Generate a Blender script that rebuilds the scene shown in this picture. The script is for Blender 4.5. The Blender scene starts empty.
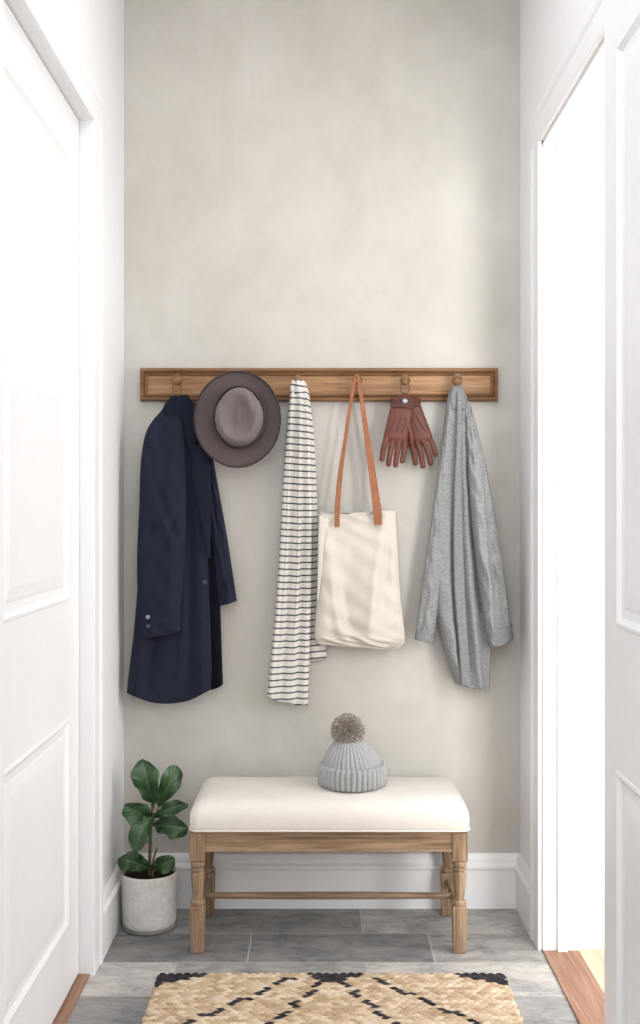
import bpy, bmesh, math, random
import numpy as np
from mathutils import Vector, Matrix
random.seed(7)
F=1051.0; H=1.39
def P(px,py,d): return ((px-320)*d/F, d, H-(py-512)*d/F)
scene=bpy.context.scene
col=scene.collection

# ---------------------------------------------------------------- materials
def srgb(r,g,b):
    f=lambda c:(c/255/12.92) if c/255<=0.04045 else ((c/255+0.055)/1.055)**2.4
    return (f(r),f(g),f(b),1)
class M:
    def __init__(s,name,rough=0.7,spec=0.3):
        s.m=bpy.data.materials.new(name); s.m.use_nodes=True
        s.nt=s.m.node_tree; s.b=s.nt.nodes['Principled BSDF']
        s.b.inputs['Roughness'].default_value=rough
        s.b.inputs['Specular IOR Level'].default_value=spec
    def n(s,t,**kw):
        x=s.nt.nodes.new(t)
        for k,v in kw.items(): setattr(x,k,v)
        return x
    def l(s,a,b): s.nt.links.new(a,b)
    def coord(s,scale=(1,1,1),kind='Object',rot=(0,0,0)):
        tc=s.n('ShaderNodeTexCoord'); mp=s.n('ShaderNodeMapping')
        mp.inputs['Scale'].default_value=scale; mp.inputs['Rotation'].default_value=rot
        s.l(tc.outputs[kind],mp.inputs['Vector']); return mp.outputs['Vector']
    def noise(s,vec,scale,detail=4,rough=0.5,dist=0):
        x=s.n('ShaderNodeTexNoise'); x.inputs['Scale'].default_value=scale
        x.inputs['Detail'].default_value=detail; x.inputs['Roughness'].default_value=rough
        x.inputs['Distortion'].default_value=dist
        s.l(vec,x.inputs['Vector']); return x.outputs['Fac']
    def ramp(s,fac,stops):
        r=s.n('ShaderNodeValToRGB'); e=r.color_ramp.elements
        while len(e)<len(stops): e.new(0.5)
        for i,(p,c) in enumerate(stops): e[i].position=p; e[i].color=c
        s.l(fac,r.inputs['Fac']); return r.outputs['Color']
    def mix(s,fac,a,b,mode='MIX'):
        x=s.n('ShaderNodeMix',data_type='RGBA',blend_type=mode)
        for i,v in ((0,fac),(6,a),(7,b)):
            if hasattr(v,'links'): s.l(v,x.inputs[i])
            else: x.inputs[i].default_value=v
        return x.outputs[2]
    def color(s,c):
        if hasattr(c,'links'): s.l(c,s.b.inputs['Base Color'])
        else: s.b.inputs['Base Color'].default_value=c
    def bump(s,h,strength=0.3,dist=0.002):
        x=s.n('ShaderNodeBump'); x.inputs['Strength'].default_value=strength
        x.inputs['Distance'].default_value=dist
        s.l(h,x.inputs['Height']); s.l(x.outputs['Normal'],s.b.inputs['Normal'])

def plain(name,c,rough=0.6,var=0.06,scale=40,bump=0.1,spec=0.3,metal=0):
    m=M(name,rough,spec); v=m.coord(); f=m.noise(v,scale)
    lo=tuple(x*(1-var) for x in c[:3])+(1,); hi=tuple(min(1,x*(1+var)) for x in c[:3])+(1,)
    m.color(m.ramp(f,[(0.3,lo),(0.7,hi)]))
    m.b.inputs['Metallic'].default_value=metal
    if bump: m.bump(f,bump,0.001)
    return m.m
def wood(name,c1,c2,c3,axis=0,freq=1.0,rough=0.55):
    m=M(name,rough,0.3)
    sc=[22*freq]*3; sc[axis]=1.6*freq
    v=m.coord(tuple(sc)); f=m.noise(v,1.6,8,0.6,0.9)
    sc2=[160]*3; sc2[axis]=5
    f2=m.noise(m.coord(tuple(sc2)),1,3,0.6)
    base=m.ramp(f,[(0.3,c3),(0.47,c2),(0.62,c1)])
    c=m.mix(0.4,base,m.ramp(f2,[(0.35,c3),(0.6,c1)]))
    m.color(c); m.bump(f2,0.3,0.001); return m.m
def fabric(name,c,var=0.12,weave=900,fuzz=0.5,bump=0.4,mottle=60,sheen=0.2,spec=0.05):
    m=M(name,1.0,spec); v=m.coord()
    f=m.noise(v,mottle,6,0.7); f2=m.noise(v,weave,2,0.6)
    lo=tuple(x*(1-var) for x in c[:3])+(1,); hi=tuple(min(1,x*(1+var)) for x in c[:3])+(1,)
    a=m.ramp(f,[(0.35,lo),(0.65,hi)]); b=m.ramp(f2,[(0.35,lo),(0.65,hi)])
    m.color(m.mix(fuzz,a,b)); m.bump(f2,bump,0.001)
    m.b.inputs['Sheen Weight'].default_value=sheen
    return m.m

# plaster back wall
m=M('limewash_plaster',0.95,0.1); v=m.coord()
f1=m.noise(v,1.5,6,0.6,0.9); f2=m.noise(m.coord((1.6,1,1.0)),1.7,7,0.65,0.9); f3=m.noise(v,60,5,0.6); f4=m.noise(v,9,6,0.7)
a=m.ramp(f1,[(0.32,srgb(187,183,175)),(0.5,srgb(200,196,189)),(0.68,srgb(213,210,204))])
b=m.ramp(f2,[(0.34,srgb(188,184,176)),(0.64,srgb(211,208,202))])
c=m.mix(0.5,a,b)
m.color(m.mix(0.25,c,m.ramp(f4,[(0.3,srgb(187,183,176)),(0.7,srgb(210,207,202))]))); m.bump(f3,0.15,0.003); PLASTER=m.m
WHITE=plain('white_wall_paint',srgb(238,238,239),0.75,0.01,20,0.05,0.2)
TRIM=plain('white_trim_paint',srgb(241,241,242),0.45,0.01,20,0.02,0.35)
DOORM=plain('white_door_paint',srgb(240,240,241),0.4,0.01,20,0.02,0.35)
# floor tile
m=M('slate_plank_tile',0.55,0.35); v=m.coord()
br=m.n('ShaderNodeTexBrick'); br.offset=0.37; br.inputs['Scale'].default_value=1
br.inputs['Brick Width'].default_value=0.58; br.inputs['Row Height'].default_value=0.225
br.inputs['Mortar Size'].default_value=0.0025; br.inputs['Mortar Smooth'].default_value=0.1
br.inputs['Bias'].default_value=0
br.inputs['Color1'].default_value=(0,0,0,1); br.inputs['Color2'].default_value=(1,1,1,1); br.inputs['Mortar'].default_value=(0.5,0.5,0.5,1)
mp=m.n('ShaderNodeMapping'); mp.inputs['Location'].default_value=(0.225,0.132,0); tc=m.n('ShaderNodeTexCoord')
m.l(tc.outputs['Object'],mp.inputs['Vector']); m.l(mp.outputs['Vector'],br.inputs['Vector'])
tone=m.ramp(br.outputs['Color'],[(0.0,srgb(148,147,148)),(0.5,srgb(188,186,183)),(1.0,srgb(220,217,212))])
f=m.noise(m.coord((2.6,7,1)),2.6,9,0.75,1.0); f2=m.noise(v,5,7,0.7,0.5)
g=m.mix(0.85,tone,m.ramp(f,[(0.33,srgb(152,152,156)),(0.47,srgb(218,218,218)),(0.64,srgb(255,253,250))]),'MULTIPLY')
g=m.mix(0.65,g,m.ramp(f2,[(0.35,srgb(176,180,190)),(0.5,srgb(238,236,232)),(0.66,srgb(255,249,240))]),'MULTIPLY')
m.color(m.mix(br.outputs['Fac'],g,srgb(178,175,170))); m.bump(f,0.25,0.002); TILE=m.m
OAK=wood('oak_rail_wood',srgb(186,146,108),srgb(154,114,80),srgb(102,74,50),0,1)
OAKD=wood('oak_rail_moulding',srgb(154,114,80),srgb(126,92,62),srgb(92,66,44),0,1)
BWX=wood('weathered_bench_wood_x',srgb(174,148,122),srgb(138,112,88),srgb(94,74,56),0,1)
BWY=wood('weathered_bench_wood_y',srgb(174,148,122),srgb(138,112,88),srgb(94,74,56),1,1)
BWZ=wood('weathered_bench_wood_z',srgb(174,148,122),srgb(138,112,88),srgb(94,74,56),2,1)
THR=wood('threshold_wood',srgb(168,134,112),srgb(146,108,86),srgb(124,86,66),1,1)
LWF=wood('light_wood_floor',srgb(222,196,170),srgb(208,180,152),srgb(186,156,126),1,0.6)
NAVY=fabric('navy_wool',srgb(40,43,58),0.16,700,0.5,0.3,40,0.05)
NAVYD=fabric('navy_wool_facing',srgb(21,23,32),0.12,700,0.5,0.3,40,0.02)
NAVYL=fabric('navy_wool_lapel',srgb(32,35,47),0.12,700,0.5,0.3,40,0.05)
GREY=fabric('grey_melange_knit',srgb(146,147,147),0.36,280,0.65,0.9,110,0.04,0.0)
GREYR=fabric('grey_knit_ribbing',srgb(134,135,136),0.30,280,0.6,0.9,110,0.04,0.0)
CANVAS=fabric('natural_canvas',srgb(210,203,192),0.07,1100,0.5,0.5,10,0.03)
LINEN=fabric('cream_linen_upholstery',srgb(225,220,212),0.045,600,0.6,0.5,14,0.03)
TAN=plain('tan_leather',srgb(150,96,64),0.5,0.16,50,0.15)
GLOVE=plain('chestnut_leather',srgb(102,56,43),0.45,0.12,30,0.06,0.35)
GLOVED=plain('dark_brown_leather_trim',srgb(82,45,35),0.5,0.12,60,0.1)
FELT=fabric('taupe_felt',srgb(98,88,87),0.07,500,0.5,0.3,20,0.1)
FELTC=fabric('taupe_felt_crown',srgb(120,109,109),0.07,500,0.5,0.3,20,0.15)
BAND=fabric('hat_ribbon',srgb(72,63,65),0.06,900,0.5,0.3,20,0.03)
BRONZE=plain('aged_bronze',srgb(120,100,70),0.35,0.1,60,0,0.5,0.9)
BTN=plain('dark_button',srgb(60,62,74),0.3,0.1,80,0,0.5)
BTNS=plain('pewter_button',srgb(150,152,158),0.3,0.1,80,0,0.6,0.5)
BEAN=fabric('grey_wool_yarn',srgb(168,169,169),0.18,500,0.6,0.7,90,0.05)
m=M('pompom_yarn',0.95,0.1); f=m.noise(m.coord(),230,3,0.6)
m.color(m.ramp(f,[(0.32,srgb(100,88,80)),(0.46,srgb(160,148,138)),(0.60,srgb(226,219,212))])); POM=m.m
SOIL=plain('dark_soil',srgb(52,42,36),0.95,0.4,120,0.8,0.1)
STEM=plain('brown_stem',srgb(108,96,66),0.7,0.2,90,0.3)
SAUC=plain('grey_saucer',srgb(122,120,116),0.6,0.08,40,0.1)
m=M('pale_glazed_concrete',0.6,0.25); v=m.coord(); f=m.noise(v,16,7,0.7); f2=m.noise(v,90,4)
m.color(m.mix(0.3,m.ramp(f,[(0.3,srgb(200,195,188)),(0.6,srgb(226,224,220))]),m.ramp(f2,[(0.35,srgb(196,190,182)),(0.6,srgb(230,228,225))])))
m.bump(f,0.25,0.003); POT=m.m
m=M('fiddle_leaf_green',0.30,0.5)
uvn=m.n('ShaderNodeTexCoord'); sep=m.n('ShaderNodeSeparateXYZ'); m.l(uvn.outputs['UV'],sep.inputs[0])
def math_(m,op,a,b=None):
    x=m.n('ShaderNodeMath',operation=op)
    for i,v in enumerate((a,b)):
        if v is None: continue
        if hasattr(v,'links'): m.l(v,x.inputs[i])
        else: x.inputs[i].default_value=v
    return x.outputs[0]
au=math_(m,'ABSOLUTE',math_(m,'SUBTRACT',sep.outputs[0],0.5))
diag=math_(m,'SUBTRACT',math_(m,'MULTIPLY',sep.outputs[1],7.0),math_(m,'MULTIPLY',au,4.0))
fr=math_(m,'ABSOLUTE',math_(m,'SUBTRACT',math_(m,'FRACT',diag),0.5))
vein=math_(m,'MAXIMUM',math_(m,'MULTIPLY',math_(m,'LESS_THAN',fr,0.035),0.4),math_(m,'LESS_THAN',au,0.02))
f=m.noise(m.coord(),14,4)
base=m.ramp(f,[(0.3,srgb(32,60,36)),(0.7,srgb(62,94,56))])
m.color(m.mix(math_(m,'MULTIPLY',vein,0.55),base,srgb(112,140,88)))
m.bump(fr,0.35,0.003); LEAF=m.m
m=M('striped_cotton',0.95,0.1)
uvn=m.n('ShaderNodeTexCoord'); sep=m.n('ShaderNodeSeparateXYZ'); m.l(uvn.outputs['UV'],sep.inputs[0])
fr=math_(m,'FRACT',math_(m,'MULTIPLY',sep.outputs[1],1/0.0225))
st=math_(m,'LESS_THAN',fr,0.24)
f=m.noise(m.coord(),700,2)
cr=m.ramp(f,[(0.3,srgb(208,203,196)),(0.7,srgb(230,227,221))])
dk=m.ramp(f,[(0.3,srgb(66,66,72)),(0.7,srgb(104,104,110))])
m.color(m.mix(st,cr,dk)); m.bump(f,0.4,0.001); SCARF=m.m
m=M('braided_jute',0.95,0.1)
at=m.n('ShaderNodeVertexColor',layer_name='Col'); f=m.noise(m.coord((1,1,1)),260,4,0.7)
m.color(m.mix(0.7,at.outputs['Color'],m.ramp(f,[(0.3,srgb(178,178,178)),(0.6,srgb(255,255,255))]),'MULTIPLY'))
m.bump(f,0.5,0.002); RUG=m.m

# ---------------------------------------------------------------- builders
def obj(name,verts,faces,mat,parent=None,smooth=True,uvs=None):
    me=bpy.data.meshes.new(name); me.from_pydata([tuple(v) for v in verts],[],faces); me.update()
    bm=bmesh.new(); bm.from_mesh(me); bmesh.ops.recalc_face_normals(bm,faces=bm.faces); bm.to_mesh(me); bm.free()
    if uvs is not None:
        ul=me.uv_layers.new(name='UVMap')
        for lp in me.loops: ul.data[lp.index].uv=uvs[lp.vertex_index]
    o=bpy.data.objects.new(name,me); col.objects.link(o); me.materials.append(mat)
    if smooth:
        for p in me.polygons: p.use_smooth=True
    if parent: attach(o,parent)
    return o
def attach(o,parent):
    o.parent=parent; o.matrix_parent_inverse=Matrix.Translation(-Vector(parent.location))
def empty(name,loc,label,cat,**kw):
    e=bpy.data.objects.new(name,None); e.location=loc; e.empty_display_size=0.05; col.objects.link(e)
    e['label']=label; e['category']=cat
    for k,v in kw.items(): e[k]=v
    return e
def struct(o): o['kind']='structure'; return o
def boxes(name,lst,mat,parent=None,bevel=0.0,smooth=False):
    V=[];Fc=[]
    for (x0,x1,y0,y1,z0,z1) in lst:
        b=len(V)
        V+=[(x0,y0,z0),(x1,y0,z0),(x1,y1,z0),(x0,y1,z0),(x0,y0,z1),(x1,y0,z1),(x1,y1,z1),(x0,y1,z1)]
        Fc+=[tuple(b+i for i in q) for q in ((0,3,2,1),(4,5,6,7),(0,1,5,4),(1,2,6,5),(2,3,7,6),(3,0,4,7))]
    o=obj(name,V,Fc,mat,parent,smooth)
    if bevel:
        md=o.modifiers.new('b','BEVEL'); md.width=bevel; md.segments=3; md.limit_method='ANGLE'
    return o
def extrude_profile(prof,p0,p1,up=(0,0,1),out=(0,-1,0)):
    up=Vector(up);out=Vector(out); V=[];n=len(prof)
    for p in (Vector(p0),Vector(p1)):
        for (a,b) in prof: V.append(p+out*a+up*b)
    Fc=[(i,(i+1)%n,n+(i+1)%n,n+i) for i in range(n)]+[tuple(range(n)),tuple(range(2*n-1,n-1,-1))]
    return V,Fc
def merge(parts):
    V=[];Fc=[]
    for v,f in parts:
        b=len(V); V+=list(v); Fc+=[tuple(b+i for i in q) for q in f]
    return V,Fc
def lathe(prof,c,n=48,axis='z',sx=1,sy=1,rib=None,cap=True):
    V=[];Fc=[];m_=len(prof)
    for (r,h) in prof:
        for i in range(n):
            a=2*math.pi*i/n; rr=r*(1+(rib(a,h) if rib else 0))
            u,w=rr*math.cos(a)*sx,rr*math.sin(a)*sy
            if axis=='z': V.append((c[0]+u,c[1]+w,c[2]+h))
            elif axis=='y': V.append((c[0]+u,c[1]-h,c[2]+w))
            else: V.append((c[0]+h,c[1]+u,c[2]+w))
    for j in range(m_-1):
        for i in range(n):
            Fc.append((j*n+i,j*n+(i+1)%n,(j+1)*n+(i+1)%n,(j+1)*n+i))
    if cap:
        Fc.append(tuple(range(n-1,-1,-1))); Fc.append(tuple((m_-1)*n+i for i in range(n)))
    return V,Fc
def catmull(keys,m_):
    K=np.array(keys,float); n=len(K); out=[]
    for j in range(m_):
        t=j/(m_-1)*(n-1); i=min(int(t),n-2); f=t-i
        p0=K[max(i-1,0)];p1=K[i];p2=K[i+1];p3=K[min(i+2,n-1)]
        out.append(0.5*((2*p1)+(-p0+p2)*f+(2*p0-5*p1+4*p2-p3)*f*f+(-p0+3*p1-3*p2+p3)*f**3))
    return out
def cloth(name,rows,mat,parent,folds=(),m_=90,nf=60,nb=16,hem=0.0,open_top=False,open_bot=False,pw=4,uvd=0.06,wr=0.0,rampk=1.0,seed=0,creases=(),sag=0.0,sagc=0.5,topsag=0.0):
    # rows: (xl,yl,xr,yr,depth,thick) traced at plane 'depth'
    R=catmull(rows,m_); V=[];UV=[];Fc=[]
    for j,r in enumerate(R):
        t=j/(m_-1); xl,yl,xr,yr,d,th=r
        L=Vector(P(xl,yl,d)); Rr=Vector(P(xr,yr,d)); W=(Rr-L).length
        sg=lambda u: sag*math.sin(math.pi*u**(math.log(0.5)/math.log(sagc)))*t**3+topsag*(math.sin(math.pi*u)+0.3*math.sin(u*14))*(1-t)**6
        for k in range(nf):
            s=k/(nf-1); u=0.5*s+0.5*(0.5-0.5*math.cos(math.pi*s))
            prof=(max(0,1-abs(2*u-1)**pw))**0.5
            fd=0
            for (kk,ph,dr,am) in folds:
                fd+=am*math.sin(2*math.pi*kk*u+ph+dr*t+0.6*math.sin(3*t+ph*2))
            for (u0,u1,t0,t1,cw_,am) in creases:
                if t0<=t<=t1:
                    tt=(t-t0)/(t1-t0); uc=u0+(u1-u0)*tt
                    x_=(u-uc)/cw_
                    fd+=am*math.sin(math.pi*(0.04+0.92*tt))*(math.exp(-x_*x_)*(-x_)*1.6+0.4*math.exp(-x_*x_))
            ed=min(1,prof*1.3)
            dis=fd*ed*(t**rampk if rampk else 1)
            wrk=wr*ed*(math.sin(31*t+7*u+seed)*math.sin(13*u-17*t+seed*2)+0.6*math.sin(57*t-15*u+seed))
            x=L.x+(Rr.x-L.x)*u; z=L.z+(Rr.z-L.z)*u
            z+= hem*dis*(t**6)-sg(u)
            V.append((x,d-th*prof-dis-wrk,z)); UV.append((u*W,z+dis*uvd+0.15*wrk-0.003*math.sin(u*3.1+t*5)))
        for k in range(1,nb-1):
            u=1-k/(nb-1); prof=(max(0,1-abs(2*u-1)**pw))**0.5
            z=L.z+(Rr.z-L.z)*u-sg(u)
            V.append((L.x+(Rr.x-L.x)*u,d+th*0.5*prof,z)); UV.append((u*W,z))
    n=nf+nb-2
    for j in range(m_-1):
        for i in range(n):
            Fc.append((j*n+i,j*n+(i+1)%n,(j+1)*n+(i+1)%n,(j+1)*n+i))
    if not open_top: Fc.append(tuple(range(n-1,-1,-1)))
    if not open_bot: Fc.append(tuple((m_-1)*n+i for i in range(n)))
    return obj(name,V,Fc,mat,parent,True,UV)
def ribbon(name,pts,w,th,mat,parent,m_=60):
    R=catmull(pts,m_); V=[];Fc=[]
    for j,p in enumerate(R):
        a=R[max(j-1,0)];b=R[min(j+1,m_-1)]
        tx,tz=b[0]-a[0],b[2]-a[2]; l=math.hypot(tx,tz) or 1; nx,nz=-tz/l,tx/l
        ww=w*(p[3] if len(p)>3 else 1)
        for (s,q) in ((-1,-1),(1,-1),(1,1),(-1,1)):
            V.append((p[0]+nx*s*ww/2,p[1]+q*th/2,p[2]+nz*s*ww/2))
    for j in range(m_-1):
        for i in range(4): Fc.append((j*4+i,j*4+(i+1)%4,(j+1)*4+(i+1)%4,(j+1)*4+i))
    Fc+= [(3,2,1,0),tuple((m_-1)*4+i for i in range(4))]
    o=obj(name,V,Fc,mat,parent,False)
    md=o.modifiers.new('b','BEVEL'); md.width=th*0.3; md.segments=2; md.limit_method='ANGLE'
    return o
def tube(pts,r,n=12,m_=24):
    R=catmull([tuple(p)+(r if not isinstance(r,(list,tuple)) else r[i],) for i,p in enumerate(pts)],m_)
    V=[];Fc=[]
    for j,p in enumerate(R):
        a=Vector(R[max(j-1,0)][:3]);b=Vector(R[min(j+1,m_-1)][:3]); t=(b-a).normalized()
        s=t.cross(Vector((0.13,0.97,0.2))).normalized() if abs(t.y)<0.9 else t.cross(Vector((1,0,0))).normalized()
        q=t.cross(s)
        for i in range(n):
            an=2*math.pi*i/n; V.append(Vector(p[:3])+(s*math.cos(an)+q*math.sin(an))*p[3])
    for j in range(m_-1):
        for i in range(n): Fc.append((j*n+i,j*n+(i+1)%n,(j+1)*n+(i+1)%n,(j+1)*n+i))
    Fc+=[tuple(range(n-1,-1,-1)),tuple((m_-1)*n+i for i in range(n))]
    return V,Fc
def ball(c,r,sc=(1,1,1),n=16):
    prof=[(max(1e-4,math.sin(math.pi*i/n))*r,-math.cos(math.pi*i/n)*r) for i in range(n+1)]
    V,Fc=lathe(prof,(0,0,0),2*n)
    return [(c[0]+v[0]*sc[0],c[1]+v[1]*sc[1],c[2]+v[2]*sc[2]) for v in V],Fc
def torus(c,R,r,axis='y',n=32,k=10,sz=1):
    V=[];Fc=[]
    for i in range(n):
        a=2*math.pi*i/n
        for j in range(k):
            b=2*math.pi*j/k; rr=R+r*math.cos(b); u,w,h=rr*math.cos(a),rr*math.sin(a)*sz,r*math.sin(b)
            V.append((c[0]+u,c[1]+h,c[2]+w) if axis=='y' else ((c[0]+h,c[1]+u,c[2]+w) if axis=='x' else (c[0]+u,c[1]+w,c[2]+h)))
    for i in range(n):
        for j in range(k): Fc.append((i*k+j,((i+1)%n)*k+j,((i+1)%n)*k+(j+1)%k,i*k+(j+1)%k))
    return V,Fc

# ---------------------------------------------------------------- room shell
XL,XR,YB,ZC=-0.69,0.704,3.70,3.30
Y0=-0.6; TH=0.113
HD=2.565
LD0,LD1=2.25,3.15
RD0,RD1=2.43,3.33
struct(boxes('wall_back',[(XL-TH,XR+TH,YB,YB+0.1,0,ZC)],PLASTER))
struct(boxes('wall_left',[(XL-TH,XL,LD1,YB,0,ZC),(XL-TH,XL,LD0,LD1,HD,ZC),(XL-TH,XL,Y0,LD0,0,ZC)],WHITE))
struct(boxes('wall_right',[(XR,XR+TH,RD1,YB,0,ZC),(XR,XR+TH,RD0,RD1,HD,ZC),(XR,XR+TH,Y0,RD0,0,ZC)],WHITE))
struct(boxes('floor',[(XL,XR,Y0,YB,-0.05,0)],TILE))
struct(boxes('ceiling',[(XL-TH,XR+TH,Y0,YB,ZC,ZC+0.08)],WHITE))
struct(boxes('wall_adjoining',[(XR+TH,2.6,3.345,3.42,0,ZC),(2.6,2.68,0.4,3.42,0,ZC)],WHITE))
struct(boxes('floor_adjoining',[(XR+TH,2.6,0.4,3.345,-0.05,0.0)],LWF))
struct(boxes('ceiling_adjoining',[(XR+TH,2.68,0.4,3.42,ZC,ZC+0.08)],WHITE))
struct(boxes('trim_1',[(XR,XR+TH,RD0,RD1,-0.04,0.006)],THR))
struct(boxes('trim_2',[(XL-TH,XL,LD0,LD1,-0.04,0.006)],THR))
bp=[(0,0),(0.018,0),(0.018,0.135),(0.024,0.14),(0.024,0.15),(0.014,0.158),(0.014,0.172),(0.009,0.186),(0.004,0.19),(0,0.19)]
v,f=extrude_profile(bp,(XL,YB,0),(XR,YB,0)); struct(obj('baseboard_back',v,f,TRIM,None,False))
v,f=extrude_profile(bp,(XL,YB-0.001,0),(XL,3.262,0),out=(1,0,0)); struct(obj('baseboard_left',v,f,TRIM,None,False))
v,f=extrude_profile(bp,(XR,YB-0.001,0),(XR,3.452,0),out=(-1,0,0)); struct(obj('baseboard_right',v,f,TRIM,None,False))
cw=0.11
cp=[(0,0),(0.012,0),(0.014,0.006),(0.014,0.07),(0.018,0.08),(0.020,cw-0.012),(0.017,cw),(0,cw)]
def casing(name,X,sgn,a0,a1,top):
    pr=[]
    pr.append(extrude_profile(cp,(X,a1+0.0,0),(X,a1,top),up=(0,1,0),out=(sgn,0,0)))
    pr.append(extrude_profile(cp,(X,a0,0),(X,a0,top),up=(0,-1,0),out=(sgn,0,0)))
    pr.append(extrude_profile(cp,(X,a0-cw,top),(X,a1+cw,top),up=(0,0,1),out=(sgn,0,0)))
    v,f=merge(pr); return struct(obj(name,v,f,TRIM,None,False))
casing('trim_3',XL,1,LD0,LD1,HD)
pr=[extrude_profile(cp,(XR,RD1,0),(XR,RD1,HD),up=(0,1,0),out=(-1,0,0)),
    extrude_profile(cp,(XR,RD0-0.0,HD),(XR,RD1+cw,HD),up=(0,0,1),out=(-1,0,0))]
v,f=merge(pr); struct(obj('trim_4',v,f,TRIM,None,False))
struct(boxes('trim_5',[(XR+0.001,XR+TH-0.001,RD1-0.012,RD1,0.006,HD),(XR+0.001,XR+TH-0.001,RD0,RD1,HD-0.012,HD),(XR+0.045,XR+0.075,RD1-0.024,RD1-0.012,0.006,HD-0.012)],TRIM))
def door(name,X,sgn,a0,a1,ztop,zb,thick,panels,stile):
    pt=lambda a,z,w:(X+sgn*w,a,z)
    V=[];Fc=[]
    def quad(ps):
        b=len(V); V.extend(ps); Fc.append((b,b+1,b+2,b+3))
    pa0,pa1=a0+stile,a1-stile
    quad([pt(a0,zb,0),pt(pa0,zb,0),pt(pa0,ztop,0),pt(a0,ztop,0)])
    quad([pt(pa1,zb,0),pt(a1,zb,0),pt(a1,ztop,0),pt(pa1,ztop,0)])
    zs=[zb]
    for (z0,z1) in panels: zs+= [z0,z1]
    zs.append(ztop)
    for i in range(0,len(zs),2): quad([pt(pa0,zs[i],0),pt(pa1,zs[i],0),pt(pa1,zs[i+1],0),pt(pa0,zs[i+1],0)])
    prof=[(0,0),(0.003,0.002),(0.010,0.003),(0.015,-0.001),(0.023,-0.006),(0.042,-0.007),(0.048,-0.005),(0.078,-0.002)]
    for (z0,z1) in panels:
        pv=None
        for (o,w) in prof:
            c=[pt(pa0+o,z0+o,w),pt(pa1-o,z0+o,w),pt(pa1-o,z1-o,w),pt(pa0+o,z1-o,w)]
            if pv:
                for i in range(4): quad([pv[i],pv[(i+1)%4],c[(i+1)%4],c[i]])
            pv=c
        quad(pv)
    t=-thick
    b=[pt(a0,zb,0),pt(a1,zb,0),pt(a1,ztop,0),pt(a0,ztop,0)]; k=[pt(a0,zb,t),pt(a1,zb,t),pt(a1,ztop,t),pt(a0,ztop,t)]
    for i in range(4): quad([b[i],b[(i+1)%4],k[(i+1)%4],k[i]])
    quad(k)
    return struct(obj(name,V,Fc,DOORM,None,False))
door('door_1',-0.722,1,LD0+0.004,LD1-0.004,HD-0.004,0.012,0.04,[(0.20,0.80),(1.135,2.42)],0.125)
door('door_2',0.656,-1,1.54,2.425,2.55,0.012,0.04,[(0.20,0.82),(1.135,2.42)],0.10)

# ---------------------------------------------------------------- peg rail
xl,_,zt=P(140,368,3.675); xr,_,zb=P(498,401,3.675)
rail=empty('peg_rail',((xl+xr)/2,3.70,zb),'long oak wall rail with moulded border and round pegs','coat rack')
boxes('board',[(xl+0.006,xr-0.006,3.681,3.6995,zb+0.006,zt-0.006)],OAK,rail,0.002)
fp=[(0,0),(0.018,0),(0.026,0.004),(0.028,0.010),(0.020,0.015),(0.026,0.019),(0.022,0.024),(0.0195,0.026),(0.0,0.026)]
V=[];Fc=[]
for (o,u) in fp:
    y=3.6995-o-0.003
    V+=[(xl+u,y,zb+u),(xr-u,y,zb+u),(xr-u,y,zt-u),(xl+u,y,zt-u)]
for j in range(len(fp)-1):
    for i in range(4): Fc.append((j*4+i,j*4+(i+1)%4,(j+1)*4+(i+1)%4,(j+1)*4+i))
obj('moulding',V,Fc,OAKD,rail,False)
pegpx=[177,237,298,357,405,457]
peg=[(0.007,0),(0.011,0.002),(0.008,0.006),(0.0065,0.018),(0.007,0.032),(0.012,0.038),(0.0165,0.045),(0.0175,0.052),(0.015,0.060),(0.009,0.065),(0.001,0.067)]
PEGZ=P(0,381,3.66)[2]
for i,p in enumerate(pegpx):
    x=P(p,0,3.64)[0]
    pf=peg if i!=1 else [(r,h*1.35) for r,h in peg]
    v,f=lathe(pf,(x,3.682,PEGZ-(0.020 if i==1 else 0)),24,'y'); obj('peg',v,f,OAKD,rail)
def pegx(i): return P(pegpx[i],0,3.64)[0]

# ---------------------------------------------------------------- coat
coat=empty('wool_coat',P(177,398,3.64),'navy blue tailored wool coat hanging from a peg','coat')
cloth('body',[(167,404,186,402,3.655,0.018),(157,418,193,418,3.650,0.03),(148,450,199,450,3.648,0.034),(143,510,206,512,3.646,0.036),(139,570,209,575,3.643,0.040),(134,630,211,632,3.641,0.042),(129,672,212,668,3.640,0.044),(127,692,211,690,3.640,0.044)],NAVY,coat,
   folds=[(1.0,1.2,0.3,0.016),(2.2,0.4,0.6,0.009)],hem=0.3,wr=0.0020,seed=1,creases=[(0.72,0.66,0.35,1.0,0.07,0.022),(0.25,0.18,0.55,1.0,0.07,0.022)],sag=0.035,sagc=0.5)
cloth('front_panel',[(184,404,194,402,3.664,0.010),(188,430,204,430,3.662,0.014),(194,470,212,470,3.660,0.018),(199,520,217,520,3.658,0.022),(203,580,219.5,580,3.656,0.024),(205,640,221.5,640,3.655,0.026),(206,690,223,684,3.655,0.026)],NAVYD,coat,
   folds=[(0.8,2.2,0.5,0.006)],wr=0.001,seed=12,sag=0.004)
cloth('sleeve',[(160,412,177,410,3.625,0.010),(147,430,183,428,3.608,0.026),(141,460,185,462,3.594,0.032),(139,510,186,512,3.586,0.034),(137,560,184,562,3.582,0.033),(138,608,181,604,3.580,0.031),(140,636,180,630,3.580,0.029)],NAVY,coat,
   folds=[(0.8,2.0,1.5,0.010),(1.7,0.5,-2,0.005)],wr=0.003,seed=3,pw=2.4,creases=[(0.15,0.85,0.36,0.62,0.12,0.026),(0.95,0.2,0.45,0.72,0.11,0.024),(0.2,0.5,0.05,0.4,0.12,0.018)],sag=0.008)
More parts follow.
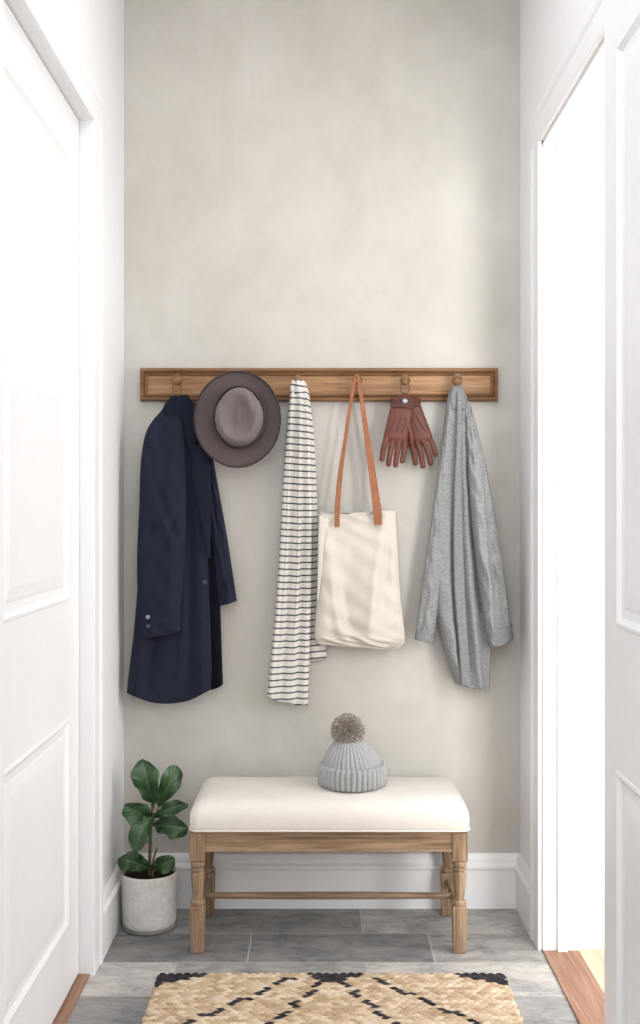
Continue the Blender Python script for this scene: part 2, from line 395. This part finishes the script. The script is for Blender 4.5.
cloth('sleeve',[(192,404,200,402,3.664,0.008),(197,430,208,430,3.660,0.014),(205,480,217,480,3.655,0.022),(211,530,226,530,3.650,0.026),(215,570,232,568,3.648,0.028),(218,606,237,601,3.648,0.026)],NAVY,coat,
   folds=[(1.0,2.0,1.5,0.008)],wr=0.0026,seed=5,pw=2.4,creases=[(0.2,0.7,0.4,0.9,0.2,0.012)])
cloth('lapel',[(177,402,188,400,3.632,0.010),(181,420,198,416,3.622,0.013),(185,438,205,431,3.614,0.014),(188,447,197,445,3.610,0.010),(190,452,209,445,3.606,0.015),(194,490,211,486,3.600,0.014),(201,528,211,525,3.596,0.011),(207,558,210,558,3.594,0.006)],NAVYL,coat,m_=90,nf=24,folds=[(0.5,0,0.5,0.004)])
cloth('collar',[(171,397,188,395,3.645,0.020),(165,404,193,402,3.640,0.028),(162,414,197,411,3.636,0.030),(168,424,199,421,3.634,0.022)],NAVYL,coat,m_=30,nf=30,folds=[(0.8,0.4,1,0.005)],rampk=0)
bt=[(0.001,0),(0.0075,0),(0.009,0.002),(0.008,0.004),(0.006,0.0032),(0.001,0.0032)]
for (x,y,d,mt,s) in [(148,617,3.549,BTNS,0.8),(148.5,626,3.549,BTN,0.8),(205,582,3.592,BTN,0.8)]:
    v,f=lathe([(a*s,b) for a,b in bt],P(x,y,d),20,'y'); obj('button',v,f,mt,coat)
v,f=tube([P(177,402,3.635),P(173,392,3.628),P(174,381,3.628),P(177,374,3.63),P(180.5,381,3.632),P(181,392,3.634),P(178,402,3.636)],0.0028); obj('hanging_loop',v,f,BRONZE,coat)

# ---------------------------------------------------------------- fedora
YH=3.584
hx,_,hz=P(237.5,419,3.56)
hat=empty('fedora',(hx,YH+0.02,hz),'taupe felt fedora with ribbon band hanging on a peg','hat')
def hatsurf(name,rings,mat,mod=None,n=96,cap_last=True):
    V=[];Fc=[]
    for (cx,cz,rx,rz,y) in rings:
        for i in range(n):
            a=2*math.pi*i/n; x=cx+rx*math.cos(a); z=cz+rz*math.sin(a); yy=y
            if mod: x,yy,z=mod(x,yy,z,a,rx)
            V.append((x,yy,z))
    for j in range(len(rings)-1):
        for i in range(n): Fc.append((j*n+i,j*n+(i+1)%n,(j+1)*n+(i+1)%n,(j+1)*n+i))
    if cap_last: Fc.append(tuple((len(rings)-1)*n+i for i in range(n)))
    return obj(name,V,Fc,mat,hat)
BX,BZ=0.1465,0.1635
cx,cz=P(238.5,416,3.515)[0],P(0,416,3.515)[2]
def brimmod(x,y,z,a,rx):
    k=max(0,(rx-0.09)/0.06)
    return x,y-0.010*k*math.cos(2*a)-0.004*k,z
rg=[]
for s in np.linspace(0,1,14):
    rg.append((cx+(hx-cx)*s,cz+(hz-cz)*s,0.086+(BX-0.086)*s,0.104+(BZ-0.104)*s,YH-0.004*math.sin(s*3)-0.016*s**3))
top=list(rg)
for r in reversed(rg): top.append((r[0],r[1],r[2],r[3],r[4]+0.004))
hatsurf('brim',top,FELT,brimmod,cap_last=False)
rb=[]
for k in range(9):
    a=2*math.pi*k/8; rb.append((hx,hz,BX-0.001+0.003*math.cos(a),BZ-0.001+0.003*math.cos(a),YH-0.018+0.0035*math.sin(a)))
hatsurf('brim_binding',rb,BAND,brimmod,cap_last=False)
V=[];Fc=[];n=128
prof=[(1.0,0.0),(0.99,0.012),(0.975,0.028),(0.955,0.045),(0.935,0.062),(0.91,0.076),(0.88,0.088),(0.84,0.097),(0.79,0.1025),(0.73,0.105),(0.66,0.105),(0.58,0.104),(0.50,0.103),(0.42,0.102),(0.34,0.1015),(0.26,0.101),(0.18,0.1005),(0.10,0.1),(0.04,0.1),(0.004,0.1)]
for (s,h) in prof:
    for i in range(n):
        a=2*math.pi*i/n
        x=0.085*s*math.cos(a); z=0.103*s*math.sin(a)
        w2=min(1,h/0.09)
        if z>0: x*=1-0.26*(z/0.103)**2*w2
        yy=h
        w=min(1,max(0,(h-0.08)/0.02))
        r_=math.sqrt((x/(0.044-0.10*z))**2+((z)/0.070)**2)
        yy-=0.036*w*(1/(1+math.exp((r_-0.85)*7)))
        yy+=0.016*w*math.exp(-((x/0.012)**2+((z+0.005)/0.045)**2))
        for sg in (-1,1):
            yy-=0.022*w2*math.exp(-(((x-sg*0.058)/0.016)**2+((z-0.050)/0.03)**2))
        V.append((cx+x,YH-yy*0.95,cz+z))
for j in range(len(prof)-1):
    for i in range(n): Fc.append((j*n+i,j*n+(i+1)%n,(j+1)*n+(i+1)%n,(j+1)*n+i))
Fc.append(tuple((len(prof)-1)*n+i for i in range(n)))
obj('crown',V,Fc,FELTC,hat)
hatsurf('ribbon_band',[(cx,cz,0.0875,0.1055,YH-0.001),(cx,cz,0.0895,0.1075,YH-0.004),(cx,cz,0.0875,0.1055,YH-0.038),(cx,cz,0.0835,0.1015,YH-0.041)],BAND,cap_last=False)
v,f=merge([ball((cx-0.086,YH-0.022,cz-0.02),0.012,(0.35,1.3,0.9),10)]); obj('ribbon_bow',v,f,BAND,hat)

# ---------------------------------------------------------------- scarf
sc=empty('striped_scarf',P(298,386,3.64),'cream scarf with thin dark stripes draped over a peg','scarf')
cloth('tail',[(297,378,303,378,3.650,0.010),(299,395,309,393,3.662,0.010),(301,440,314,438,3.668,0.012),(303,500,317,500,3.668,0.012),(303,560,319,560,3.668,0.012),(301,610,321,610,3.668,0.012),(299,662,327,657,3.668,0.012)],SCARF,sc,
   folds=[(1.6,0.5,2,0.005),(1,1,1,0.003)],hem=0.8,seed=2,wr=0.0,pw=3)
cloth('tail',[(292,380,303,380,3.630,0.010),(290,395,308,395,3.632,0.018),(287,425,310,425,3.634,0.022),(283,480,312,480,3.636,0.022),(280,540,313,540,3.636,0.022),(276,600,312,600,3.636,0.022),(271,655,310,655,3.636,0.022),(267,697,308,706,3.636,0.02)],SCARF,sc,
   folds=[(2.1,0.2,1.2,0.008),(1.0,2,-0.6,0.006)],hem=0.6,seed=4,wr=0.0,rampk=0.3,pw=3,uvd=0.05,creases=[(0.60,0.66,0.0,1.0,0.08,0.022),(0.25,0.30,0.1,1.0,0.08,0.016)])
cloth('knot',[(293,381,302,380,3.640,0.020),(290,386,305,385,3.636,0.03),(290,393,307,392,3.636,0.026),(291,400,308,399,3.636,0.012)],SCARF,sc,folds=[(2,0.3,1,0.004)],m_=30,nf=40,rampk=0)

# ---------------------------------------------------------------- tote
tote=empty('tote_bag',P(360,520,3.62),'natural canvas tote bag with tan leather straps hanging from a peg','bag')
TD=-0.015
def tr(rows): return [(a,b,c,d_,e+TD,th) for (a,b,c,d_,e,th) in rows]
tf=[(1.1,2.0,1.2,0.012),(2.1,0.6,-1.5,0.006)]
tc_=[(0.15,0.45,0.2,0.95,0.08,0.020),(0.9,0.6,0.05,0.75,0.09,0.020),(0.3,0.9,0.6,0.98,0.08,0.016),(0.1,0.5,0.72,0.98,0.08,0.014)]
cloth('bag_body',tr([(320,512,396,509,3.640,0.010),(319.5,530,397.5,530,3.640,0.018),(318,560,399,560,3.638,0.028),(316.5,600,401.5,600,3.636,0.034),(314.5,630,405,632,3.636,0.034),(315.5,640,404.5,643,3.636,0.026),(321,645.5,399,648.5,3.636,0.012)]),CANVAS,tote,
   folds=tf,rampk=0.2,wr=0.0034,seed=6,creases=tc_,topsag=0.012)
cloth('side_fold',tr([(319,514,330,521,3.622,0.008),(318,535,325,540,3.612,0.01),(317.5,570,322,572,3.610,0.008),(317,600,318.5,600,3.61,0.004)]),CANVAS,tote,m_=30,nf=20)
def strap(y,dx,ey):
    a=P(337+dx,ey,y-0.008); b=P(378+dx,ey-2,y-0.008)
    return [(a[0],a[1]-0.010,a[2],0.75),(*P(337.5+dx,508,y-0.014),0.7),(*P(341+dx,470,y),0.6),(*P(347.5,425,y),0.5),(*P(352.5,392,y),0.5),(*P(356.5,376,y),0.6),(*P(360,389,y),0.55),(*P(366,430,y),0.75),(*P(372.5,475,y),1.0),(*P(377+dx,508,y-0.014),1.15),(b[0],b[1]-0.010,b[2],1.15)]
ribbon('strap',strap(3.610,0,527),0.0245,0.0035,TAN,tote)
ribbon('strap',strap(3.652,-1,521),0.019,0.0035,TAN,tote)

# ---------------------------------------------------------------- gloves
def glove(name,label,wr,kn,fingers,thumb,d):
    e=empty(name,P(wr[0],wr[1],d),label,'glove',group='pair of leather gloves')
    parts=[]
    for s in np.linspace(0,1,16):
        x=wr[0]+(kn[0]-wr[0])*s; y=wr[1]+(kn[1]-wr[1])*s
        w=wr[2]+(kn[2]-wr[2])*s
        parts.append(ball(P(x,y,d),w*d/F,(1,0.26,0.55),10))
    for i,(bx,by,mx,my,tx,ty,r) in enumerate(fingers+[thumb]):
        A,B,C=Vector(P(bx,by,d)),Vector(P(mx,my,d-0.003)),Vector(P(tx,ty,d-0.001))
        rr=r*d/F
        R=catmull([tuple(A),tuple(B),tuple(C)],16)
        for j,p in enumerate(R): parts.append(ball(p,rr*(1.0-0.12*j/15),(1,0.8,1),7))
    v,f=merge(parts); o=obj('shell',v,f,GLOVE,e)
    md=o.modifiers.new('r','REMESH'); md.mode='VOXEL'; md.voxel_size=0.0010; md.use_smooth_shade=True
    md=o.modifiers.new('s','SMOOTH'); md.iterations=4; md.factor=0.5
    x,y,w=wr
    cloth('cuff',[(x-w-0.6,y-4,x+w+0.6,y-4,d,0.012),(x-w-1,y,x+w+1,y,d,0.014),(x-w-1,y+5,x+w+1,y+5,d,0.014)],GLOVED,e,m_=10,nf=24,pw=2.5)
    st=[]
    for k in (-0.42,0,0.42):
        p=[P(x+(kn[0]-x)*0.3+k*w*1.1,y+14,d-0.0128),P((x+kn[0])/2+k*w*1.3,(y+kn[1])/2+4,d-0.0130),P(kn[0]+k*kn[2]*1.25,kn[1]-4,d-0.0118)]
        st.append(tube(p,0.0009,6,10))
    v,f=merge(st); obj('stitching',v,f,GLOVED,e)
    return e
g1=glove('leather_glove','red-brown leather glove with fingers hanging down, front of pair',(403,402,11.5),(396,436,12.6),
  [(386.5,438,383.5,449,382,459,3.1),(392.6,441,390,454,388.5,464,3.15),(399,442,397,454,395.5,465,3.15),(405,440,404,451,402.3,461,3.0)],(407,424,411,434,411.5,442,3.0),3.612)
g2=glove('leather_glove','red-brown leather glove behind its mate on a metal ring',(408,402,11.5),(420,436,12.4),
  [(410.5,441,413.5,452,415.5,463,3.0),(416.8,442,420.5,453,423,466,3.1),(423.2,441,428,452,430.5,463,3.1),(429,437,433,446,435.5,454,2.9)],(407,430,405,438,406,446,3.0),3.650)
v,f=lathe(bt,P(405,401,3.595),20,'y'); obj('snap_button',v,f,BTNS,g1)
v,f=torus(P(405,388,3.632),0.0155,0.0016,'y',sz=1.25); obj('metal_ring',v,f,BTN,g1)
ribbon('wrist_strap',[(*P(392,406,3.597),1),(*P(403,405,3.5945),1),(*P(414,407,3.597),1)],0.014,0.003,GLOVED,g1,20)

# ---------------------------------------------------------------- cardigan
cd=empty('knit_cardigan',P(457,392,3.64),'light grey melange knit cardigan hanging from a peg','cardigan')
cloth('body',[(451,388,463,388,3.645,0.020),(447,400,467,400,3.645,0.03),(442,440,475,440,3.645,0.034),(436,490,482,490,3.645,0.036),(431,550,488,550,3.643,0.038),(434,600,490,605,3.640,0.040),(441,640,491,648,3.638,0.04),(449,668,490,680,3.638,0.038),(455,683,489,690,3.638,0.034)],GREY,cd,
   folds=[(0.9,0.4,1.2,0.016),(1.9,1.0,-0.8,0.006)],hem=0.25,wr=0.0020,seed=8,rampk=0.5,nf=90,creases=[(0.5,0.25,0.05,1.0,0.13,0.030),(0.6,0.80,0.15,1.0,0.12,0.028)])
cloth('sleeve',[(447,402,454,402,3.642,0.010),(441,450,451,450,3.632,0.020),(434,500,448,500,3.626,0.024),(427,550,444,553,3.622,0.028),(420,600,439,604,3.620,0.028),(415,638,433,641,3.620,0.026)],GREY,cd,
   folds=[(0.8,2.4,1.5,0.008)],wr=0.0025,seed=9,pw=2.4,creases=[(0.3,0.6,0.2,0.95,0.2,0.012)])
cloth('sleeve',[(463,400,470,402,3.640,0.014),(466,440,480,440,3.622,0.028),(469,490,490,487,3.606,0.040),(474,545,499,541,3.596,0.046),(481,600,507,593,3.590,0.046),(488,644,513,635,3.590,0.042)],GREY,cd,
   folds=[(0.8,0.8,1.5,0.010)],wr=0.0040,seed=10,pw=2.3,creases=[(0.7,0.3,0.1,0.95,0.2,0.020),(0.1,0.7,0.55,0.85,0.18,0.016)],sag=0.008)
cloth('front_band',[(457,392,462,392,3.606,0.006),(456,430,462,430,3.592,0.010),(454,480,462,480,3.584,0.011),(453,530,463,530,3.578,0.011),(454,590,465,590,3.570,0.011),(458,640,468,642,3.566,0.011),(461,684,471,688,3.566,0.011)],GREYR,cd,folds=[(0.5,0,2,0.006)],m_=70,nf=16)
cloth('sleeve_cuff',[(416.3,629,434.5,633,3.616,0.030),(414.5,639,434,643,3.616,0.030)],GREYR,cd,m_=8,nf=30,pw=2.4)
cloth('sleeve_cuff',[(486.5,633,511.5,624,3.586,0.046),(488,646,513.5,637,3.586,0.046)],GREYR,cd,m_=8,nf=30,pw=2.3,sag=0.008)
cloth('collar',[(451,388,463,388,3.643,0.03),(448,398,467,398,3.635,0.032),(450,410,466,410,3.630,0.026)],GREYR,cd,m_=20,nf=30,folds=[(1.5,0.3,1,0.004)],rampk=0)
v,f=tube([P(455,390,3.64),P(452.5,383,3.637),P(454,376,3.637),P(457,374.5,3.637),P(460,376,3.637),P(461.5,383,3.637),P(459,390,3.64)],0.0022); obj('hanging_loop',v,f,GREYR,cd)

# ---------------------------------------------------------------- bench
bx0,bx1=-0.409,0.469; by0,by1=3.292,3.655
bench=empty('upholstered_bench',((bx0+bx1)/2,(by0+by1)/2,0),'weathered wooden bench with cream linen padded seat','bench')
lx=(-0.386,0.440); ly=(3.322,3.628)
for X in lx:
    for Y in ly:
        s=0.0235
        def blk(z0,z1,s0,s1,ch=0.004):
            V=[]
            for (z,s_) in ((z0,s0-ch),(z0+ch,s0),(z1-ch,s1),(z1,s1-ch)):
                V+=[(X-s_,Y-s_,z),(X+s_,Y-s_,z),(X+s_,Y+s_,z),(X-s_,Y+s_,z)]
            Fc=[(3,2,1,0),(12,13,14,15)]
            for j in range(3):
                for i in range(4): Fc.append((j*4+i,j*4+(i+1)%4,(j+1)*4+(i+1)%4,(j+1)*4+i))
            return V,Fc
        a=blk(0.290,0.385,s,s); b=blk(0.0,0.150,0.019,0.0225)
        c=lathe([(0.015,0.145),(0.0225,0.152),(0.0235,0.157),(0.0225,0.162),(0.016,0.167),(0.0155,0.172),(0.018,0.19),(0.021,0.22),(0.0225,0.242),(0.021,0.253),(0.0165,0.257),(0.0165,0.259),(0.0225,0.262),(0.0225,0.266),(0.0165,0.269),(0.0165,0.271),(0.0230,0.275),(0.0235,0.280),(0.0225,0.285),(0.018,0.292)],(X,Y,0),32)
        v,f=merge([a,b,c]); o=obj('leg',v,f,BWZ,bench,True)
        o.data.set_sharp_from_angle(angle=math.radians(35))
boxes('apron',[(lx[0]+0.02,lx[1]-0.02,3.304,3.326,0.322,0.384),(lx[0]+0.02,lx[1]-0.02,3.624,3.646,0.322,0.384),(lx[0]-0.018,lx[0]+0.006,3.34,3.61,0.322,0.384),(lx[1]-0.006,lx[1]+0.018,3.34,3.61,0.322,0.384),(lx[0]+0.02,lx[1]-0.02,3.301,3.306,0.322,0.328)],BWX,bench,0.0015)
for X in lx:
    v,f=tube([(X,3.34,0.122),(X,3.475,0.122),(X,3.61,0.122)],[0.009,0.0115,0.009],16,20); obj('stretcher',v,f,BWY,bench)
v,f=tube([(lx[0],3.475,0.122),(0.03,3.475,0.122),(lx[1],3.475,0.122)],[0.0095,0.0125,0.0095],16,30); obj('stretcher',v,f,BWX,bench)
prof=[(0.006,0.3865),(0.0,0.390),(-0.002,0.400),(-0.003,0.42),(-0.001,0.440),(0.005,0.455),(0.014,0.467),(0.028,0.476),(0.05,0.482),(0.08,0.4855),(0.12,0.487),(0.15,0.4875),(0.178,0.488)]
def rrect(inset,r0=0.03):
    x0,x1,y0,y1=bx0+inset,bx1-inset,by0+inset,by1-inset
    r=max(0.002,min(r0,(y1-y0)/2-0.0005)); pts=[]
    segs=[((x1-r,y0+r),-90),((x1-r,y1-r),0),((x0+r,y1-r),90),((x0+r,y0+r),180)]
    q=8
    corners=[[(c[0]+r*math.cos(math.radians(a0+90*i/q)),c[1]+r*math.sin(math.radians(a0+90*i/q))) for i in range(q+1)] for (c,a0) in segs]
    for ci in range(4):
        pts+=corners[ci]
        a=corners[ci][-1]; b=corners[(ci+1)%4][0]
        for k in range(1,20): pts.append((a[0]+(b[0]-a[0])*k/20,a[1]+(b[1]-a[1])*k/20))
    return pts
V=[];Fc=[]
for (ins,z) in prof:
    pts=rrect(ins); V+=[(p[0],p[1],z+0.0012*math.sin(p[0]*23)*math.sin(p[1]*31)*(z>0.44)) for p in pts]; n=len(pts)
for j in range(len(prof)-1):
    for i in range(n): Fc.append((j*n+i,j*n+(i+1)%n,(j+1)*n+(i+1)%n,(j+1)*n+i))
Fc.append(tuple(range(n-1,-1,-1))); Fc.append(tuple((len(prof)-1)*n+i for i in range(n)))
obj('seat_cushion',V,Fc,LINEN,bench)
pts=rrect(-0.003); pts3=[(p[0],p[1],0.391) for p in pts]
V=[];Fc=[];k=8
for i,p in enumerate(pts3):
    a=Vector(pts3[i-1]);b=Vector(pts3[(i+1)%n]); t=(b-a).normalized(); s=Vector((t.y,-t.x,0))
    for j in range(k):
        an=2*math.pi*j/k; V.append(Vector(p)+s*0.003*math.cos(an)+Vector((0,0,0.003*math.sin(an))))
for i in range(n):
    for j in range(k): Fc.append((i*k+j,((i+1)%n)*k+j,((i+1)%n)*k+(j+1)%k,i*k+(j+1)%k))
obj('piping',V,Fc,LINEN,bench)

# ---------------------------------------------------------------- beanie
bxc,byc=P(352.5,0,3.48)[0],3.48; zb_=0.489
be=empty('knit_beanie',(bxc,byc,zb_),'pale grey ribbed knit beanie with fluffy pompom on the bench','hat')
NR=19
ribc=lambda a,h:0.085*abs(math.sin(a*NR))**0.8-0.045
ribb=lambda a,h:0.070*abs(math.sin(a*NR+0.3))**0.8-0.035
v,f=lathe([(0.094,-0.001),(0.103,0.0),(0.109,0.008),(0.111,0.024),(0.1105,0.048),(0.108,0.064),(0.101,0.072),(0.092,0.068)],(bxc,byc,zb_),456,rib=ribc); obj('cuff',v,f,BEAN,be)
pr=[(0.096,0.055),(0.096,0.068),(0.093,0.080),(0.086,0.095),(0.078,0.108),(0.068,0.122),(0.056,0.135),(0.043,0.146),(0.030,0.153),(0.014,0.157),(0.003,0.158)]
v,f=lathe(pr,(bxc,byc,zb_),456,rib=ribb)
v=[(a-0.10*max(0,c-zb_-0.06),b,c) for a,b,c in v]; obj('crown',v,f,BEAN,be)
pc=Vector((bxc-0.016,byc,zb_+0.178)); V=[];Fc=[]
for i in range(6500):
    z=random.uniform(-1,1); a=random.uniform(0,2*math.pi); r=math.sqrt(1-z*z)
    dr=Vector((r*math.cos(a),r*math.sin(a),z)); L=random.uniform(0.042,0.058)
    s=dr.cross(Vector((random.random(),random.random(),random.random()))).normalized(); q=dr.cross(s)
    jit=(s*random.uniform(-1,1)+q*random.uniform(-1,1))*0.010
    w=0.0013; b=len(V); base=pc+dr*0.02; mid=pc+dr*L*0.96+jit; tip=pc+dr*L*1.02+jit*1.2
    V+=[base+s*w,base-s*w*0.5+q*w,base-s*w*0.5-q*w,mid+s*w,mid-s*w*0.5+q*w,mid-s*w*0.5-q*w,tip]
    Fc+=[(b,b+1,b+4,b+3),(b+1,b+2,b+5,b+4),(b+2,b,b+3,b+5),(b+3,b+4,b+6),(b+4,b+5,b+6),(b+5,b+3,b+6)]
v,f=ball(pc,0.042); bb=len(V); V+=list(v); Fc+=[tuple(bb+i for i in q) for q in f]
obj('pompom',V,Fc,POM,be,False)

# ---------------------------------------------------------------- plant
pcx,pcy=P(149.5,0,3.53)[0],3.53
pl=empty('potted_fiddle_leaf_fig',(pcx,pcy,0),'young fiddle-leaf fig in a pale ceramic pot on the floor','potted plant')
v,f=lathe([(0.001,0),(0.088,0),(0.092,0.003),(0.093,0.010),(0.090,0.013),(0.001,0.013)],(pcx,pcy,0),64); obj('saucer',v,f,SAUC,pl)
v,f=lathe([(0.001,0.012),(0.084,0.012),(0.088,0.016),(0.090,0.03),(0.092,0.09),(0.0945,0.172),(0.0955,0.180),(0.095,0.186),(0.092,0.188),(0.089,0.186),(0.088,0.174),(0.086,0.13),(0.001,0.13)],(pcx,pcy,0),64); obj('pot',v,f,POT,pl)
V=[];Fc=[];nr=10;na=40
for j in range(nr+1):
    for i in range(na):
        a=2*math.pi*i/na; r=0.0865*j/nr+0.0005
        V.append((pcx+r*math.cos(a),pcy+r*math.sin(a),0.170+random.uniform(-0.003,0.004)*(j<nr)))
for j in range(nr):
    for i in range(na): Fc.append((j*na+i,j*na+(i+1)%na,(j+1)*na+(i+1)%na,(j+1)*na+i))
obj('soil',V,Fc,SOIL,pl)
D=3.53
st=[tube([(pcx,pcy,0.15),P(150,850,D),P(151,825,D+0.01),P(153,800,D),P(155,788,D-0.01)],[0.006,0.0055,0.005,0.004,0.003],10,24),
    tube([(pcx+0.012,pcy-0.01,0.15),P(153,862,D-0.01),P(157,848,D-0.02)],[0.004,0.0035,0.003],8,12)]
leaves=[
 (154,806,0.0, 143,749,-0.03, 0.104, 0.05),
 (158,808,0.01, 176,756,0.01, 0.084,-0.1),
 (155,820,-0.01,124,798,-0.07, 0.090,0.35),
 (154,818,-0.01,187,797,-0.03, 0.056,0.4),
 (153,826,-0.02,188,822,-0.06, 0.088,0.3),
 (153,816,-0.04,134,845,-0.09, 0.086,0.1),
 (150,868,-0.02,119,852,-0.05,0.084,0.3),
 (152,870,-0.03,175,853,-0.07,0.072,0.3)]
V=[];Fc=[];UV=[]
for li,(ax,ay,ad,tx,ty,td,w,up) in enumerate(leaves):
    A=Vector(P(ax,ay,D+ad)); T=Vector(P(tx,ty,D+td)); dv=(T-A); L=dv.length; t=dv.normalized()
    nrm=Vector((0.3*math.sin(li*2.1),-1,up)); nrm=(nrm-t*nrm.dot(t)).normalized(); s=t.cross(nrm).normalized()
    nu,nv=34,17; b=len(V)
    st.append(tube([A-t*0.012+Vector((0,0.004,0)),A,A+dv*0.08],0.0018,6,6))
    for i in range(nu):
        u=i/(nu-1)
        ww=w*0.5*(max(0,math.sin(math.pi*u**1.05))**0.5)*(0.58+0.52*u-0.14*math.exp(-((u-0.36)/0.13)**2))
        if i in(0,nu-1): ww=0.001
        c=A+dv*(0.03+0.97*u)+nrm*(0.14*L*math.sin(math.pi*u))-Vector((0,0,0.02*u*u*L/0.12))
        for j in range(nv):
            q=j/(nv-1)*2-1
            wav=0.009*math.sin(u*13+li+q*1.5)*abs(q)**2
            V.append(c+s*(ww*q*(1+0.06*math.sin(u*19+li*2+q)))+nrm*(0.36*ww*abs(q)+wav)); UV.append((j/(nv-1),u))
    for i in range(nu-1):
        for j in range(nv-1): Fc.append((b+i*nv+j,b+i*nv+j+1,b+(i+1)*nv+j+1,b+(i+1)*nv+j))
me=obj('foliage',V,Fc,LEAF,pl,True,UV)
md=me.modifiers.new('s','SOLIDIFY'); md.thickness=0.0008
v,f=merge(st); obj('stem',v,f,STEM,pl)

# ---------------------------------------------------------------- rug
rx0,rx1,ry1,ry0=-0.482,0.552,3.150,2.40
stp=0.0027; nxr=int((rx1-rx0)/stp)+1; nyr=int((ry1-ry0)/stp)+1
pw_,ph_=0.0245,0.0160
V=[];C=[]
jute=[srgb(214,192,164),srgb(203,179,149),srgb(224,205,180),srgb(190,164,134)]
rnd={}
def cellcol(cx_,cy_,ix,iy):
    s=abs(cx_-0.035); t=ry1-cy_
    k=False
    if s>0.375 and t<0.018+(s-0.375)*0.50: k=True
    if s<0.085 and t<0.018+(0.085-s)*0.65: k=True
    if 0.03<t<0.6 and abs(s-(0.085+0.98*t))<0.0145 and iy%4!=1: k=True
    if 0.05<t<0.6 and abs(s-(0.0+0.52*t))<0.0125 and iy%4!=2: k=True
    key=(ix,iy)
    if key not in rnd: rnd[key]=random.random()
    r=rnd[key]
    if k: return srgb(50+r*20,49+r*18,52+r*18)
    return jute[int(r*4)%4]
for j in range(nyr):
    y=ry1-j*stp
    iy=int((ry1-y)/ph_+1e-6); fy=((ry1-y)/ph_+1e-6)%1
    for i in range(nxr):
        x=rx0+i*stp
        sh=(0.5 if iy%2 else 0)+0.6*(fy-0.5)*(1 if iy%2 else -1)
        ux=(x-rx0)/pw_+sh; ix=math.floor(ux); fx=ux%1
        hgt=(max(0,math.sin(math.pi*fx))**0.5)*(max(0,math.sin(math.pi*fy))**0.6)
        hgt*=0.9+0.1*math.sin(ix*5+iy*3)
        ex=min(x-rx0,rx1-x); ey=min(ry1-y,y-ry0)
        e=min(1,max(0,min(ex,ey))/0.008)
        xx=x+ (0.004*math.sin(iy*2.3)+0.003*hgt)*(1 if x>0 else -1)*(ex<0.01)
        V.append((xx,y,0.001+(0.004+0.009*hgt)*(e**0.5)))
        C.append(cellcol(rx0+(ix+0.5-(0.5 if iy%2 else 0))*pw_,ry1-(iy+0.5)*ph_,ix,iy))
Fc=[(j*nxr+i,j*nxr+i+1,(j+1)*nxr+i+1,(j+1)*nxr+i) for j in range(nyr-1) for i in range(nxr-1)]
rug=obj('braided_rug',V,Fc,RUG)
ca=rug.data.color_attributes.new('Col','FLOAT_COLOR','POINT')
for i,c in enumerate(C): ca.data[i].color=c
rug['label']='natural braided jute rug with black zigzag pattern on tile floor'; rug['category']='rug'

# ---------------------------------------------------------------- lights
def area(name,loc,target,sx,sy,e,c=(1,1,1)):
    l=bpy.data.lights.new(name,'AREA'); l.shape='RECTANGLE'; l.size=sx; l.size_y=sy; l.energy=e; l.color=c
    o=bpy.data.objects.new(name,l); o.location=loc; col.objects.link(o)
    o.rotation_euler=(Vector(target)-Vector(loc)).to_track_quat('-Z','Y').to_euler(); return o
area('hall_soft_light',(0.0,-0.3,2.3),(0,3.7,1.3),1.2,1.6,26,(1,0.998,0.996))
area('ceiling_fill',(0.0,2.2,3.25),(0,2.25,0),0.9,1.6,9.5,(1,0.998,0.996))  # unseen fill added below the ceiling, which blocks the sky light; no fixture
area('daylight_adjoining',(2.4,2.7,1.7),(0.6,2.95,1.1),1.2,2.4,37,(1,1,1))
area('adjoining_wall_fill',(1.6,1.0,1.6),(1.3,3.34,1.3),0.9,2.4,70,(1,1,1))  # extra fill added to brighten the adjoining wall and jamb; no window there
w=bpy.data.worlds.new('World'); scene.world=w; w.use_nodes=True
w.node_tree.nodes['Background'].inputs[0].default_value=(1,1,1,1); w.node_tree.nodes['Background'].inputs[1].default_value=0.78
scene.view_settings.view_transform='Standard'; scene.view_settings.look='None'; scene.view_settings.exposure=0
# ---------------------------------------------------------------- camera
cam=bpy.data.cameras.new('camera'); co=bpy.data.objects.new('camera',cam); col.objects.link(co)
co.location=(0,0,H); co.rotation_euler=(math.radians(90),0,0)
cam.sensor_fit='VERTICAL'; cam.sensor_height=36; cam.lens=36*F/1024; cam.clip_start=0.05
scene.camera=co
